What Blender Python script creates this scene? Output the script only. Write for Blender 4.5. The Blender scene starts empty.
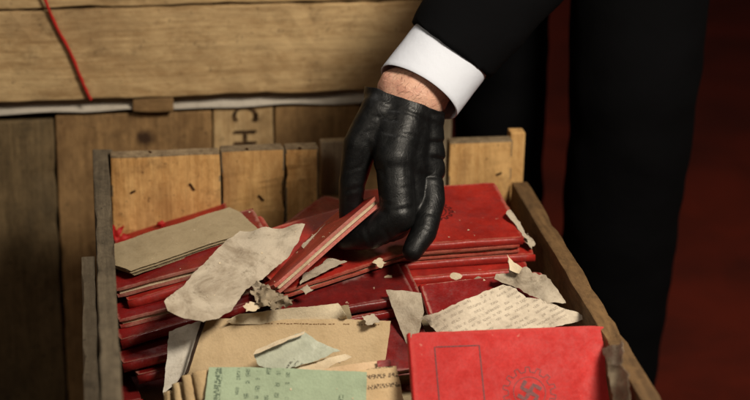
import bpy, bmesh, math, random
from mathutils import Vector, Matrix, noise
from mathutils.geometry import delaunay_2d_cdt
random.seed(11)
sc = bpy.context.scene
COL = sc.collection

# ------------------------------------------------------------------ camera
FPX = 2000.0                                    # focal length in photo pixels (750 wide)
CAM = Vector((0.0038, -1.8692, 0.9007))
YAW, PITCH, ROLL = math.radians(8.421), math.radians(20.702), math.radians(0.72)
FWD = Vector((math.sin(YAW)*math.cos(PITCH), math.cos(YAW)*math.cos(PITCH), -math.sin(PITCH)))
_R = Vector((math.cos(YAW), -math.sin(YAW), 0)); _U = _R.cross(FWD)
RGT = _R*math.cos(ROLL) + _U*math.sin(ROLL)
UPV = _U*math.cos(ROLL) - _R*math.sin(ROLL)
cd = bpy.data.cameras.new('camera'); cam = bpy.data.objects.new('camera', cd); COL.objects.link(cam)
cam.matrix_world = Matrix.Translation(CAM) @ Matrix((RGT, UPV, -FWD)).transposed().to_4x4()
cd.sensor_width = 36; cd.lens = FPX/750*36; cd.clip_end = 60; cd.clip_start = .05
cd.dof.use_dof = True; cd.dof.focus_distance = 1.77; cd.dof.aperture_fstop = 4.4
sc.camera = cam

# ------------------------------------------------------------------ world, lamps, exposure
w = bpy.data.worlds.new('World'); sc.world = w; w.use_nodes = True
bg = w.node_tree.nodes['Background']; bg.inputs[0].default_value = (1.0, .92, .82, 1); bg.inputs[1].default_value = .026
def area(name, loc, target, size, power, col):
    ld = bpy.data.lights.new(name, 'AREA'); ld.shape = 'RECTANGLE'; ld.size = size[0]; ld.size_y = size[1]
    ld.energy = power; ld.color = col
    o = bpy.data.objects.new(name, ld); COL.objects.link(o); o.location = loc
    o.rotation_euler = (Vector(target)-Vector(loc)).to_track_quat('-Z', 'Y').to_euler()
    return o
area('key_lamp', (.78, -.98, 1.30), (.25, -.25, .2), (.34, .28), 25.5, (1, .90, .75))
area('fill_lamp', (-.9, -1.5, 1.6), (.2, -.1, .2), (.6, .6), 5, (1, .87, .70))  # weak fill added from the front left to lift the dark side
area('ceiling_lamp', (-.25, .75, 2.3), (.2, -.2, .2), (.5, .35), 9, (1, .93, .84))
vs = sc.view_settings; vs.view_transform = 'Standard'; vs.look = 'None'; vs.exposure = 0; vs.gamma = 1
vs.use_curve_mapping = False

# ------------------------------------------------------------------ pixel helpers
def ray(px, py): return (FWD + RGT*((px-375)/FPX) + UPV*((200-py)/FPX))
def at(px, py, z): r = ray(px, py); return CAM + r*((z-CAM.z)/r.z)
def aty(px, py, y): r = ray(px, py); return CAM + r*((y-CAM.y)/r.y)
def atd(px, py, d): return CAM + ray(px, py)*d          # d = depth along the view axis
def V3(p): return p if isinstance(p, Vector) else at(*p)

# ------------------------------------------------------------------ object helpers
def empty(name, label, cat, loc=(0, 0, 0), group=None, M=None):
    o = bpy.data.objects.new(name, None); COL.objects.link(o); o.empty_display_size = .02
    if M is not None: o.matrix_world = M
    else: o.location = loc
    o['label'] = label; o['category'] = cat
    if group: o['group'] = group
    return o
def tag(o, label, cat, group=None):
    o['label'] = label; o['category'] = cat
    if group: o['group'] = group
    return o
def obj(name, me, mat, parent=None, M=None):
    o = bpy.data.objects.new(name, me); COL.objects.link(o)
    if mat and not me.materials: me.materials.append(mat)
    if parent: o.parent = parent
    if M is not None: o.matrix_local = M
    return o
def mesh(name, vs_, fs, smooth=False):
    me = bpy.data.meshes.new(name); me.from_pydata([tuple(v) for v in vs_], [], fs); me.update()
    if smooth:
        for p in me.polygons: p.use_smooth = True
    return me
def bmesh_to(name, bm, smooth=False):
    me = bpy.data.meshes.new(name); bm.to_mesh(me); bm.free()
    if smooth:
        for p in me.polygons: p.use_smooth = True
    return me
def frame(o, u, v):                                      # matrix with x=u, y~v
    u = u.normalized(); n = u.cross(v).normalized(); v = n.cross(u)
    return Matrix.Translation(o) @ Matrix((u, v, n)).transposed().to_4x4()
def nz(p, s, seed=0): return noise.noise(Vector((p[0]*s+seed*7.31, p[1]*s-seed*3.17, (p[2] if len(p) > 2 else 0)*s+seed*1.7)))

# ------------------------------------------------------------------ materials
class NT:
    def __init__(s, name):
        s.m = bpy.data.materials.new(name); s.m.use_nodes = True; s.t = s.m.node_tree; s.b = s.t.nodes['Principled BSDF']
    def n(s, typ, **kw):
        nd = s.t.nodes.new(typ)
        for k, v in kw.items():
            if k.startswith('_'): setattr(nd, k[1:], v)
        return nd
    def l(s, a, b): s.t.links.new(a, b)
    def math(s, op, a, b=None, c=None, clamp=False):
        nd = s.t.nodes.new('ShaderNodeMath'); nd.operation = op; nd.use_clamp = clamp
        for i, x in enumerate((a, b, c)):
            if x is None: continue
            if isinstance(x, (int, float)): nd.inputs[i].default_value = x
            else: s.l(x, nd.inputs[i])
        return nd.outputs[0]
    def mix(s, f, a, b, mode='MIX'):
        nd = s.t.nodes.new('ShaderNodeMix'); nd.data_type = 'RGBA'; nd.blend_type = mode; nd.clamp_factor = True
        for i, x in ((0, f), (6, a), (7, b)):
            if isinstance(x, (int, float)): nd.inputs[i].default_value = x
            elif isinstance(x, (tuple, list)): nd.inputs[i].default_value = (*x[:3], 1)
            else: s.l(x, nd.inputs[i])
        return nd.outputs[2]
    def noise(s, vec, scale, detail=4, rough=.6, dist=0):
        nd = s.t.nodes.new('ShaderNodeTexNoise'); nd.inputs['Scale'].default_value = scale
        nd.inputs['Detail'].default_value = detail; nd.inputs['Roughness'].default_value = rough; nd.inputs['Distortion'].default_value = dist
        if vec is not None: s.l(vec, nd.inputs['Vector'])
        return nd.outputs['Fac']
    def ramp(s, f, lo, hi, a=0.0, b=1.0):
        nd = s.t.nodes.new('ShaderNodeMapRange'); nd.interpolation_type = 'SMOOTHSTEP'
        s.l(f, nd.inputs[0]); nd.inputs[1].default_value = lo; nd.inputs[2].default_value = hi; nd.inputs[3].default_value = a; nd.inputs[4].default_value = b
        return nd.outputs[0]
    def map(s, vec, scale=(1, 1, 1), rot=(0, 0, 0), loc=(0, 0, 0)):
        nd = s.t.nodes.new('ShaderNodeMapping'); s.l(vec, nd.inputs[0])
        nd.inputs['Scale'].default_value = scale; nd.inputs['Rotation'].default_value = rot; nd.inputs['Location'].default_value = loc
        return nd.outputs[0]
    def coord(s, which='Object', rnd=True):
        tc = s.t.nodes.new('ShaderNodeTexCoord').outputs[which]
        if not rnd: return tc
        oi = s.t.nodes.new('ShaderNodeObjectInfo').outputs['Random']
        vm = s.t.nodes.new('ShaderNodeVectorMath'); vm.operation = 'ADD'; s.l(tc, vm.inputs[0])
        cx = s.t.nodes.new('ShaderNodeCombineXYZ'); k = s.math('MULTIPLY', oi, 31.7); s.l(k, cx.inputs[0]); s.l(k, cx.inputs[1]); s.l(k, cx.inputs[2])
        s.l(cx.outputs[0], vm.inputs[1]); return vm.outputs[0]
    def rand(s): return s.t.nodes.new('ShaderNodeObjectInfo').outputs['Random']
    def bump(s, h, strength, dist=.002):
        nd = s.t.nodes.new('ShaderNodeBump'); nd.inputs['Strength'].default_value = strength; nd.inputs['Distance'].default_value = dist
        s.l(h, nd.inputs['Height']); s.l(nd.outputs[0], s.b.inputs['Normal'])
    def out(s, col=None, rough=None, spec=.5):
        if col is not None:
            if isinstance(col, (tuple, list)): s.b.inputs['Base Color'].default_value = (*col[:3], 1)
            else: s.l(col, s.b.inputs['Base Color'])
        if rough is not None:
            if isinstance(rough, (int, float)): s.b.inputs['Roughness'].default_value = rough
            else: s.l(rough, s.b.inputs['Roughness'])
        s.b.inputs['Specular IOR Level'].default_value = spec
        return s.m

def mat_wood(name, light, dark, stain=(.10, .06, .03), stain_amt=.5, rough=.75, grime=0.0, knots=()):
    k = NT(name); c = k.coord()
    g1 = k.noise(k.map(c, (3.5, 42, 42)), 1, 6, .65, .6)
    g2 = k.noise(k.map(c, (12, 260, 260)), 1, 3, .6, .2)
    big = k.noise(k.map(c, (6, 14, 14)), 1, 4, .6, .4)
    blot = k.noise(c, 26, 5, .7)
    mot = k.noise(k.map(c, (70, 130, 130)), 1, 5, .7, .4); g1b = k.math('ADD', k.math('MULTIPLY', g1, .55), k.math('MULTIPLY', mot, .45))
    col = k.mix(k.ramp(g1b, .36, .62), dark, light)
    col = k.mix(k.ramp(g2, .45, .75, 0, .35), col, tuple(x*.55 for x in dark))
    col = k.mix(k.math('MULTIPLY', k.ramp(big, .48, .78), stain_amt), col, stain)
    col = k.mix(k.ramp(blot, .54, .76, 0, .60), col, tuple(x*.6 for x in stain))
    blot2 = k.noise(c, 9, 4, .6, .8); col = k.mix(k.ramp(blot2, .50, .72, 0, .50), col, tuple((x+y)*.42 for x, y in zip(stain, dark)))
    speck = k.noise(c, 150, 3, .7)
    col = k.mix(k.ramp(speck, .62, .72, 0, .65), col, tuple(x*.35 for x in stain))
    col = k.mix(k.math('MULTIPLY', k.math('SUBTRACT', k.rand(), .45), .45), col, tuple(x*.5 for x in light))
    oc = k.coord('Object', False)
    for (x, y, z, r) in knots:
        vm = k.n('ShaderNodeVectorMath', _operation='DISTANCE'); k.l(oc, vm.inputs[0]); vm.inputs[1].default_value = (x, y, z)
        d = k.math('ADD', vm.outputs['Value'], k.math('MULTIPLY', k.math('SUBTRACT', k.noise(oc, 120, 3), .5), r*.8))
        col = k.mix(k.ramp(d, r*.35, r*1.1, 1, 0), col, (.045, .022, .010))
    h = k.math('ADD', k.math('MULTIPLY', g1, .5), k.math('ADD', g2, k.math('MULTIPLY', mot, .9)))
    k.bump(h, .6, .0017)
    return k.out(col, rough, .25)

def mat_red(name, base, dark, wear=.5, scuff=(.62, .34, .30), rough=.42, dirt=.4, spine=False, spot=None):
    k = NT(name); c = k.coord(); g = k.n('ShaderNodeTexCoord').outputs['Generated']
    sep = k.n('ShaderNodeSeparateXYZ'); k.l(g, sep.inputs[0])
    ex = k.math('MINIMUM', sep.outputs[0], k.math('SUBTRACT', 1, sep.outputs[0]))
    ey = k.math('MINIMUM', sep.outputs[1], k.math('SUBTRACT', 1, sep.outputs[1]))
    e = k.math('MINIMUM', k.math('MULTIPLY', ex, .148), k.math('MULTIPLY', ey, .105))
    n1 = k.noise(c, 17, 6, .7, .5); n2 = k.noise(c, 75, 5, .75, .3); n3 = k.noise(c, 420, 3, .7)
    str_ = k.noise(k.map(c, (30, 210, 100), (0, 0, .35)), 1, 4, .7, .8)
    col = k.mix(k.ramp(n1, .32, .70), dark, base)
    col = k.mix(k.ramp(n2, .50, .76, 0, dirt), col, tuple(x*.45 for x in dark))
    edge = k.math('ADD', k.ramp(e, 0, .0075, 1, 0), k.math('MULTIPLY', k.math('SUBTRACT', n2, .5), 1.5))
    wf = k.math('MULTIPLY', k.ramp(edge, .55, 1.05), wear) if not spine else k.math('MULTIPLY', k.ramp(n2, .56, .78), wear*.55)
    col = k.mix(wf, col, scuff)
    col = k.mix(k.math('MULTIPLY', k.ramp(str_, .62, .82), wear*.55), col, scuff)
    col = k.mix(k.ramp(k.noise(c, 130, 2, .5), .74, .78, 0, wear*1.2), col, (.70, .55, .40))
    col = k.mix(k.ramp(n3, .35, .65, 0, .22), col, tuple(x*.5 for x in dark))
    if spot:
        oc = k.coord('Object', False); vm = k.n('ShaderNodeVectorMath', _operation='DISTANCE'); k.l(k.map(oc, (1, 1.9, 1)), vm.inputs[0]); vm.inputs[1].default_value = (spot[0], spot[1]*1.9, spot[2])
        dd = k.math('ADD', vm.outputs['Value'], k.math('MULTIPLY', k.math('SUBTRACT', n2, .5), .03))
        col = k.mix(k.ramp(dd, .006, .021, .75, 0), col, (.30, .21, .19))
    r = k.math('ADD', k.ramp(n2, .3, .8, rough-.10, rough+.25), k.math('MULTIPLY', wf, .2))
    k.bump(k.math('ADD', k.math('MULTIPLY', n3, .35), k.math('ADD', k.math('MULTIPLY', n2, .6), k.math('MULTIPLY', n1, 1.2))), .35, .0016)
    return k.out(col, r, .45 if rough < .6 else .22)

def mat_paper(name, base, stain, amt=.5, ink=None, lines=None, thin=0.0, rough=.8):
    """lines = (pitch m, angle, char m, word m, (u0,u1,v0,v1), density): rows of small ink marks in the sheet's UV (metres)."""
    k = NT(name); c = k.coord()
    n1 = k.noise(c, 22, 6, .7, .6); n2 = k.noise(c, 90, 5, .75); n3 = k.noise(c, 500, 2, .6); n4 = k.noise(c, 48, 4, .65, 1.0)
    col = k.mix(k.ramp(n1, .40, .72, 0, amt), base, stain)
    col = k.mix(k.ramp(n2, .52, .74, 0, amt*.8), col, tuple(x*.65 for x in stain))
    col = k.mix(k.ramp(n4, .66, .76, 0, amt*.7), col, tuple(x*.4 for x in stain))
    col = k.mix(k.ramp(n3, .40, .66, 0, .22), col, tuple(x*.72 for x in base))
    for ln in (lines or ()):
        pitch, ang, ch, wd, (u0, u1, v0, v1), dens = ln
        uv = k.n('ShaderNodeUVMap').outputs[0]; uv = k.map(uv, rot=(0, 0, ang))
        sp = k.n('ShaderNodeSeparateXYZ'); k.l(uv, sp.inputs[0]); u, v = sp.outputs[0], sp.outputs[1]
        wob = k.math('MULTIPLY', k.math('SUBTRACT', k.noise(uv, 60, 2), .5), pitch*.35)
        vv = k.math('DIVIDE', k.math('ADD', v, wob), pitch); row = k.math('FLOOR', vv); fr = k.math('FRACT', vv)
        rowm = k.math('MULTIPLY', k.ramp(fr, .18, .28), k.ramp(fr, .62, .74, 1, 0))
        cx = k.n('ShaderNodeCombineXYZ'); k.l(k.math('DIVIDE', u, wd), cx.inputs[0]); k.l(k.math('MULTIPLY', row, 3.7), cx.inputs[1])
        words = k.ramp(k.noise(cx.outputs[0], 1, 1, .5), .52-dens*.2, .56-dens*.2)
        cy = k.n('ShaderNodeCombineXYZ'); k.l(k.math('DIVIDE', u, ch), cy.inputs[0]); k.l(k.math('MULTIPLY', k.math('DIVIDE', v, ch), .8), cy.inputs[1])
        chars = k.ramp(k.noise(cy.outputs[0], 1, 2, .6), .44, .52)
        f = k.math('MULTIPLY', k.math('MULTIPLY', rowm, words), chars)
        for (x, a, b, s_) in ((u, u0, u0+.002, 0), (u, u1-.002, u1, 1), (v, v0, v0+.001, 0), (v, v1-.001, v1, 1)):
            f = k.math('MULTIPLY', f, k.ramp(x, a, b, 1 if s_ else 0, 0 if s_ else 1))
        col = k.mix(k.math('MULTIPLY', f, .8), col, ink or (.03, .025, .02))
    rn = k.noise(c, 34, 3, .5, 1.2); crease = k.math('POWER', k.math('SUBTRACT', 1, k.math('ABSOLUTE', k.math('SUBTRACT', k.math('MULTIPLY', rn, 2), 1))), 14)
    rn2 = k.noise(k.map(c, (1, 1, 1), (.4, .2, .9)), 78, 2, .5, .8); crease = k.math('ADD', crease, k.math('MULTIPLY', k.math('POWER', k.math('SUBTRACT', 1, k.math('ABSOLUTE', k.math('SUBTRACT', k.math('MULTIPLY', rn2, 2), 1))), 18), .5))
    col = k.mix(k.math('MULTIPLY', crease, k.ramp(n1, .42, .62, 0, amt*.30)), col, tuple(x*.6 for x in stain))
    k.bump(k.math('ADD', k.math('MULTIPLY', crease, amt*.28), k.math('ADD', k.math('MULTIPLY', n3, .4), k.math('ADD', n1, k.math('MULTIPLY', n2, .5)))), .45, .0015)
    m = k.out(col, rough, .25)
    if thin:
        k.b.inputs['Transmission Weight'].default_value = thin
    return m

M_IN = mat_wood('wood_inner_pine', (.78, .475, .19), (.50, .26, .085), (.20, .085, .03), .75)
M_GREY = mat_wood('wood_grey_weathered', (.135, .105, .068), (.062, .047, .030), (.03, .024, .017), .5, .85)
M_END = mat_wood('wood_end_grain', (.30, .22, .13), (.13, .088, .05), (.06, .042, .026), .6, .85)
M_SIDE = mat_wood('wood_side_brown', (.22, .125, .052), (.085, .046, .02), (.045, .03, .018), .55, .8)
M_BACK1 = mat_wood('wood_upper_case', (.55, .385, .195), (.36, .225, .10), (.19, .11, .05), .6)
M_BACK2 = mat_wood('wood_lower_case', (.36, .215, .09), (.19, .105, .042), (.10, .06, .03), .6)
M_BACK3 = mat_wood('wood_lower_case_dark_shaded', (.20, .135, .065), (.10, .066, .031), (.045, .04, .028), .6)  # darker plank tone, with shade left of the crate put into the colour
M_SLAT = mat_wood('wood_slat_pale', (.46, .37, .25), (.30, .23, .15), (.13, .10, .07), .4)
RP = {'cover_red': ((.41, .024, .015), (.22, .011, .008), .40, (.52, .22, .15), .44, .55), 'cover_red_bright': ((.56, .032, .029), (.45, .021, .019), .16, (.56, .15, .12), .62, .22),
      'cover_maroon': ((.20, .012, .011), (.09, .007, .007), .35, (.42, .22, .19), .36, .5), 'cover_deep_red': ((.27, .014, .013), (.15, .008, .008), .45, (.55, .30, .23), .29)}
M_RED, M_RED2, M_RED3, M_RED4 = [mat_red(n_, *a_) for n_, a_ in RP.items()]
SPINE = {n_: mat_red(n_+'_spine', *a_, spine=True) for n_, a_ in RP.items()}
M_RED3S = mat_red('cover_maroon_rubbed', *RP['cover_maroon'], spot=(.070, .045, .0085)); SPINE['cover_maroon_rubbed'] = SPINE['cover_maroon']
M_PAGE = mat_paper('page_block', (.62, .50, .35), (.40, .27, .15), .6)
M_CREAM2 = mat_paper('paper_cream_clean', (.74, .63, .45), (.58, .44, .27), .3)
M_CREAM = mat_paper('paper_cream', (.66, .55, .39), (.45, .31, .17), .55)
M_GREYP = mat_paper('paper_grey_parchment', (.49, .42, .325), (.21, .155, .10), .85)
M_TAN = mat_paper('paper_tan_bundle', (.36, .285, .175), (.25, .185, .10), .45)
M_INK = NT('print_ink').out((.02, .012, .012), .6, .3)
k = NT('emblem_ink'); M_EMB = k.out(k.mix(k.ramp(k.noise(k.coord('Object', False), 420, 3, .7), .36, .62), (.070, .010, .011), (.17, .014, .015)), .5, .3)
M_EMB2 = NT('emblem_ink_faded').out((.12, .008, .010), .5, .3)

# ------------------------------------------------------------------ generic builders
def board(name, parent, lo, hi, mat, axis='x', rough=.0007, seed=0, chip=0.0, cut=.02, end=None):
    """rough-sawn board between two corners; its grain runs along 'axis' (local x)."""
    lo, hi = Vector(lo), Vector(hi); c = (lo+hi)/2; s = hi-lo
    if axis == 'x': R = Matrix.Identity(3); d = (s.x, s.y, s.z)
    elif axis == 'y': R = Matrix(((0, -1, 0), (1, 0, 0), (0, 0, 1))); d = (s.y, s.x, s.z)
    else: R = Matrix(((0, 0, -1), (0, 1, 0), (1, 0, 0))); d = (s.z, s.y, s.x)
    bm = bmesh.new(); bmesh.ops.create_cube(bm, size=1)
    for v in bm.verts: v.co = Vector((v.co.x*d[0], v.co.y*d[1], v.co.z*d[2]))
    n = max(2, int(d[0]/cut))
    ed = [e for e in bm.edges if abs((e.verts[0].co-e.verts[1].co).x) > 1e-5]
    bmesh.ops.subdivide_edges(bm, edges=ed, cuts=n, use_grid_fill=True)
    for ax in (1, 2):
        m = int(d[ax]/.035)
        if m:
            ed = [e for e in bm.edges if abs((e.verts[0].co-e.verts[1].co)[ax]) > d[ax]*.9]
            bmesh.ops.subdivide_edges(bm, edges=ed, cuts=m, use_grid_fill=True)
    sh = [e for e in bm.edges if len(e.link_faces) == 2 and e.calc_face_angle(0) > .8]
    bmesh.ops.bevel(bm, geom=sh, offset=min(.0016, min(d)*.2), segments=2, profile=.6, affect='EDGES')
    for v in bm.verts:
        p = v.co
        k = Vector((nz(p, 45, seed+1), nz(p, 45, seed+2), nz(p, 45, seed+3)))*rough + Vector((0, nz(p, 9, seed+4), nz(p, 9, seed+5)))*rough*1.0
        v.co = p+k
        if chip:
            ey = abs(p.y) > d[1]/2-.003; ez = abs(p.z) > d[2]/2-.003
            if ey and ez:
                q = max(0, nz(p, 38, seed+9)-.12)*chip
                v.co.y -= math.copysign(q, p.y); v.co.z -= math.copysign(q*1.2, p.z)
    me = bmesh_to(name, bm, False); me.materials.append(mat)
    if end:
        me.materials.append(end)
        for p_ in me.polygons:
            q_ = p_.center
            if abs(p_.normal.x) > .35 or d[0]/2-abs(q_.x) < .0022 or d[2]/2-abs(q_.z) < .0012: p_.material_index = 1
    return obj(name, me, mat, parent, Matrix.Translation(c - (parent.location if parent else Vector())) @ R.to_4x4())

def slab(L, D, t, warp, seed, nx=18, ny=13, jag=.0005):
    """thin warped sheet with thickness, z from 0 to t, corner at the origin; warp(x,y) lifts it."""
    vs_ = []; fs = []
    for top in (0, 1):
        for j in range(ny+1):
            for i in range(nx+1):
                x, y = L*i/nx, D*j/ny
                jx = nz((x, y), 160, seed)*jag if i in (0, nx) else 0
                jy = nz((x, y), 160, seed+5)*jag if j in (0, ny) else 0
                cx = min(i, nx-i); cy = min(j, ny-j)
                if cx == 0 and cy == 0:
                    x += (.0013 if i == 0 else -.0013); y += (.0013 if j == 0 else -.0013)
                vs_.append((x+jx, y+jy, t*top+warp(x, y)))
    N = (nx+1)*(ny+1); idx = lambda i, j, k: k*N+j*(nx+1)+i
    for j in range(ny):
        for i in range(nx):
            fs.append((idx(i, j, 1), idx(i+1, j, 1), idx(i+1, j+1, 1), idx(i, j+1, 1)))
            fs.append((idx(i, j, 0), idx(i, j+1, 0), idx(i+1, j+1, 0), idx(i+1, j, 0)))
    for i in range(nx):
        fs.append((idx(i, 0, 0), idx(i+1, 0, 0), idx(i+1, 0, 1), idx(i, 0, 1)))
        fs.append((idx(i+1, ny, 0), idx(i, ny, 0), idx(i, ny, 1), idx(i+1, ny, 1)))
    for j in range(ny):
        fs.append((idx(0, j+1, 0), idx(0, j, 0), idx(0, j, 1), idx(0, j+1, 1)))
        fs.append((idx(nx, j, 0), idx(nx, j+1, 0), idx(nx, j+1, 1), idx(nx, j, 1)))
    return vs_, fs

_bs = [0]
def book(label, A, B, C=None, L=.148, D=.105, T=.008, tilt=0, spine='near', mat=None, gap=0.0, warp=.0012, group='red booklets heaped in the crate', pages=None, name='booklet', tc=.0012):
    """A,B = top corners of the near edge (pixel, pixel, height); C = a point on the left edge away from us, or else a tilt."""
    _bs[0] += 1; sd = _bs[0]
    A, B = V3(A), V3(B); u = (B-A).normalized()
    if C is not None: v = V3(C)-A
    else:
        hv = Vector((0, 0, 1)).cross(u).normalized(); wv = u.cross(hv)
        v = hv*math.cos(tilt)+wv*math.sin(tilt)
    F = frame(A, u, v); F = F @ Matrix.Translation((0, 0, -T))
    e = empty(name, label, 'booklet', group=group, M=F)
    mat = mat or M_RED
    W = lambda x, y: warp*(nz((x, y), 11, sd)*1.2+nz((x, y), 30, sd+3)*.35)
    lift = lambda x, y: gap*((y/D if spine != 'near' else (1-0*y)) if False else 1)*((D-y)/D if spine == 'far' else (y/D if spine == 'near' else (x/L if spine == 'left' else 1-x/L)))**1.3
    a, b = slab(L, D, tc, lambda x, y: T-tc+W(x, y)+lift(x, y), sd)
    top = obj('front_cover', mesh('front_cover', a, b), mat, e)
    a, b = slab(L, D, tc, lambda x, y: W(x, y)*.6, sd+40)
    obj('back_cover', mesh('back_cover', a, b), mat, e)
    # leaves: a few gatherings with uneven edges
    bv, bf = [], []; ng = 5; h0, h1 = tc*1.05, T-tc*1.05
    for g in range(ng):
        z0 = h0+(h1-h0)*g/ng; z1 = h0+(h1-h0)*(g+.86)/ng
        i0 = [.0016+random.random()*.0016 for _ in range(4)]
        k = {'near': 2, 'far': 3, 'left': 0, 'right': 1}[spine]; i0[k] = .0008
        aa, bb = slab(L-i0[0]-i0[1], D-i0[2]-i0[3], z1-z0, lambda x, y: W(x, y)*.8, sd+g*3, 10, 8, .0012)
        o = len(bv); bv += [(p[0]+i0[0], p[1]+i0[2], p[2]+z0) for p in aa]; bf += [tuple(i+o for i in f) for f in bb]
    obj('pages', mesh('pages', bv, bf), pages or M_PAGE, e)
    # rounded spine
    sv, sf = [], []; n, m = 14, 7; r = T/2
    for i in range(n+1):
        for j in range(m+1):
            t = math.pi*(j/m); q = i/n
            d_ = math.sin(t)*r*.62; zz = r-math.cos(t)*r*1.03
            if spine == 'near': p = (L*q, -d_, zz)
            elif spine == 'far': p = (L*q, D+d_, zz)
            elif spine == 'left': p = (-d_, D*q, zz)
            else: p = (L+d_, D*q, zz)
            x, y = min(max(p[0], 0), L), min(max(p[1], 0), D)
            sv.append((p[0], p[1], p[2]+W(x, y)*(.6+.4*j/m)+nz(p, 90, sd)*.0004))
    fl = spine in ('near', 'right')
    for i in range(n):
        for j in range(m):
            f = (i*(m+1)+j, (i+1)*(m+1)+j, (i+1)*(m+1)+j+1, i*(m+1)+j+1)
            sf.append(f if fl else f[::-1])
    me = mesh('spine', sv, sf, True); s_ = obj('spine', me, SPINE[mat.name], e)
    md = s_.modifiers.new('thickness', 'SOLIDIFY'); md.thickness = .0008; md.offset = -1
    e['_w'] = sd
    return e, F, W, T

def sheet(name, label, cat, pts, mat, jag=.0008, rough=.0012, rs=25, res=.0040, thick=.00025, group=None, parent=None, udir=None, layers=1, spread=.0009, seed=None):
    """an irregular leaf of paper through the given points (pixel, pixel, height), slightly crumpled"""
    _bs[0] += 1; sd = seed or _bs[0]
    P = [V3(p) for p in pts]; n = len(P); c = sum(P, Vector())/n
    N = Vector()
    for i in range(n): N += (P[i]-c).cross(P[(i+1) % n]-c)
    N.normalize()
    if N.dot(CAM-c) < 0: N = -N
    u = (V3(udir[1])-V3(udir[0])) if udir else (P[1]-P[0]); u = (u-N*u.dot(N)).normalized(); v = N.cross(u)
    F = Matrix.Translation(c) @ Matrix((u, v, N)).transposed().to_4x4()
    Q = [((p-c).dot(u), (p-c).dot(v), (p-c).dot(N)) for p in P]
    out = []
    for i in range(n):
        a, b = Q[i], Q[(i+1) % n]; ln = math.hypot(b[0]-a[0], b[1]-a[1]); m = max(1, int(ln/(res*.7)))
        for k in range(m):
            t = k/m; x, y = a[0]+(b[0]-a[0])*t, a[1]+(b[1]-a[1])*t
            j = (nz((x, y), 110, sd)+.9*nz((x, y), 420, sd)+.6*random.uniform(-1, 1))*jag; nx, ny = -(b[1]-a[1])/ln, (b[0]-a[0])/ln
            out.append((x+nx*j, y+ny*j))
    no = len(out); pts2 = [Vector(o) for o in out]
    x0, x1 = min(o[0] for o in out), max(o[0] for o in out); y0, y1 = min(o[1] for o in out), max(o[1] for o in out)
    def inside(x, y):
        r = False; j = no-1
        for i in range(no):
            xi, yi = out[i]; xj, yj = out[j]
            if (yi > y) != (yj > y) and x < (xj-xi)*(y-yi)/(yj-yi)+xi: r = not r
            j = i
        return r
    y = y0+res/2; row = 0
    while y < y1:
        x = x0+(res/2 if row % 2 else 0)
        while x < x1:
            if inside(x, y) and min((x-o[0])**2+(y-o[1])**2 for o in out) > (res*.45)**2: pts2.append(Vector((x, y)))
            x += res
        y += res*.866; row += 1
    vv, ee, ff, *_ = delaunay_2d_cdt(pts2, [(i, (i+1) % no) for i in range(no)], [], 1, 1e-7)
    def hgt(x, y):
        s = t = 0
        for q in Q:
            d = (x-q[0])**2+(y-q[1])**2+1e-7; wgt = d**-1.5; s += wgt*q[2]; t += wgt
        return s/t
    root = None
    for ly in range(layers):
        ox, oy = (random.uniform(-1, 1)*spread*2.2, random.uniform(-1, 1)*spread*2.2) if ly else (0, 0)
        V = []
        for p in vv:
            cr = abs(nz((p.x, p.y), rs*1.6, sd+4))+.55*abs(nz((p.x+.004*nz((p.x, p.y), 60, sd), p.y), rs*4.2, sd+6))
            h = hgt(p.x, p.y)+rough*(nz((p.x, p.y), rs, sd)*1.1+1.25*(cr-.3))
            V.append((p.x+ox, p.y+oy, h-ly*spread))
        me = mesh(name, V, [f for f in ff], True)
        uvl = me.uv_layers.new(name='UVMap')
        for lp in me.loops: q = me.vertices[lp.vertex_index].co; uvl.data[lp.index].uv = (q.x, q.y)
        if layers == 1:
            o = obj(name, me, mat, parent); (o.__setattr__('matrix_world', F) if not parent else None); root = o
            if parent: o.matrix_local = parent.matrix_world.inverted() @ F
        else:
            if ly == 0: root = empty(name, label, cat, M=F)
            o = obj('leaf', me, mat, root)
        md = o.modifiers.new('thickness', 'SOLIDIFY'); md.thickness = thick; md.offset = -1
        es = o.modifiers.new('crisp', 'EDGE_SPLIT'); es.split_angle = math.radians(50)
    if label and not parent: tag(root, label, cat, group)
    sx, sy = x1-x0, y1-y0
    print('SHEET %-22s %.1f x %.1f cm  z %.3f..%.3f' % (name, sx*100, sy*100, min(p.z for p in P), max(p.z for p in P)))
    return root

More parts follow.
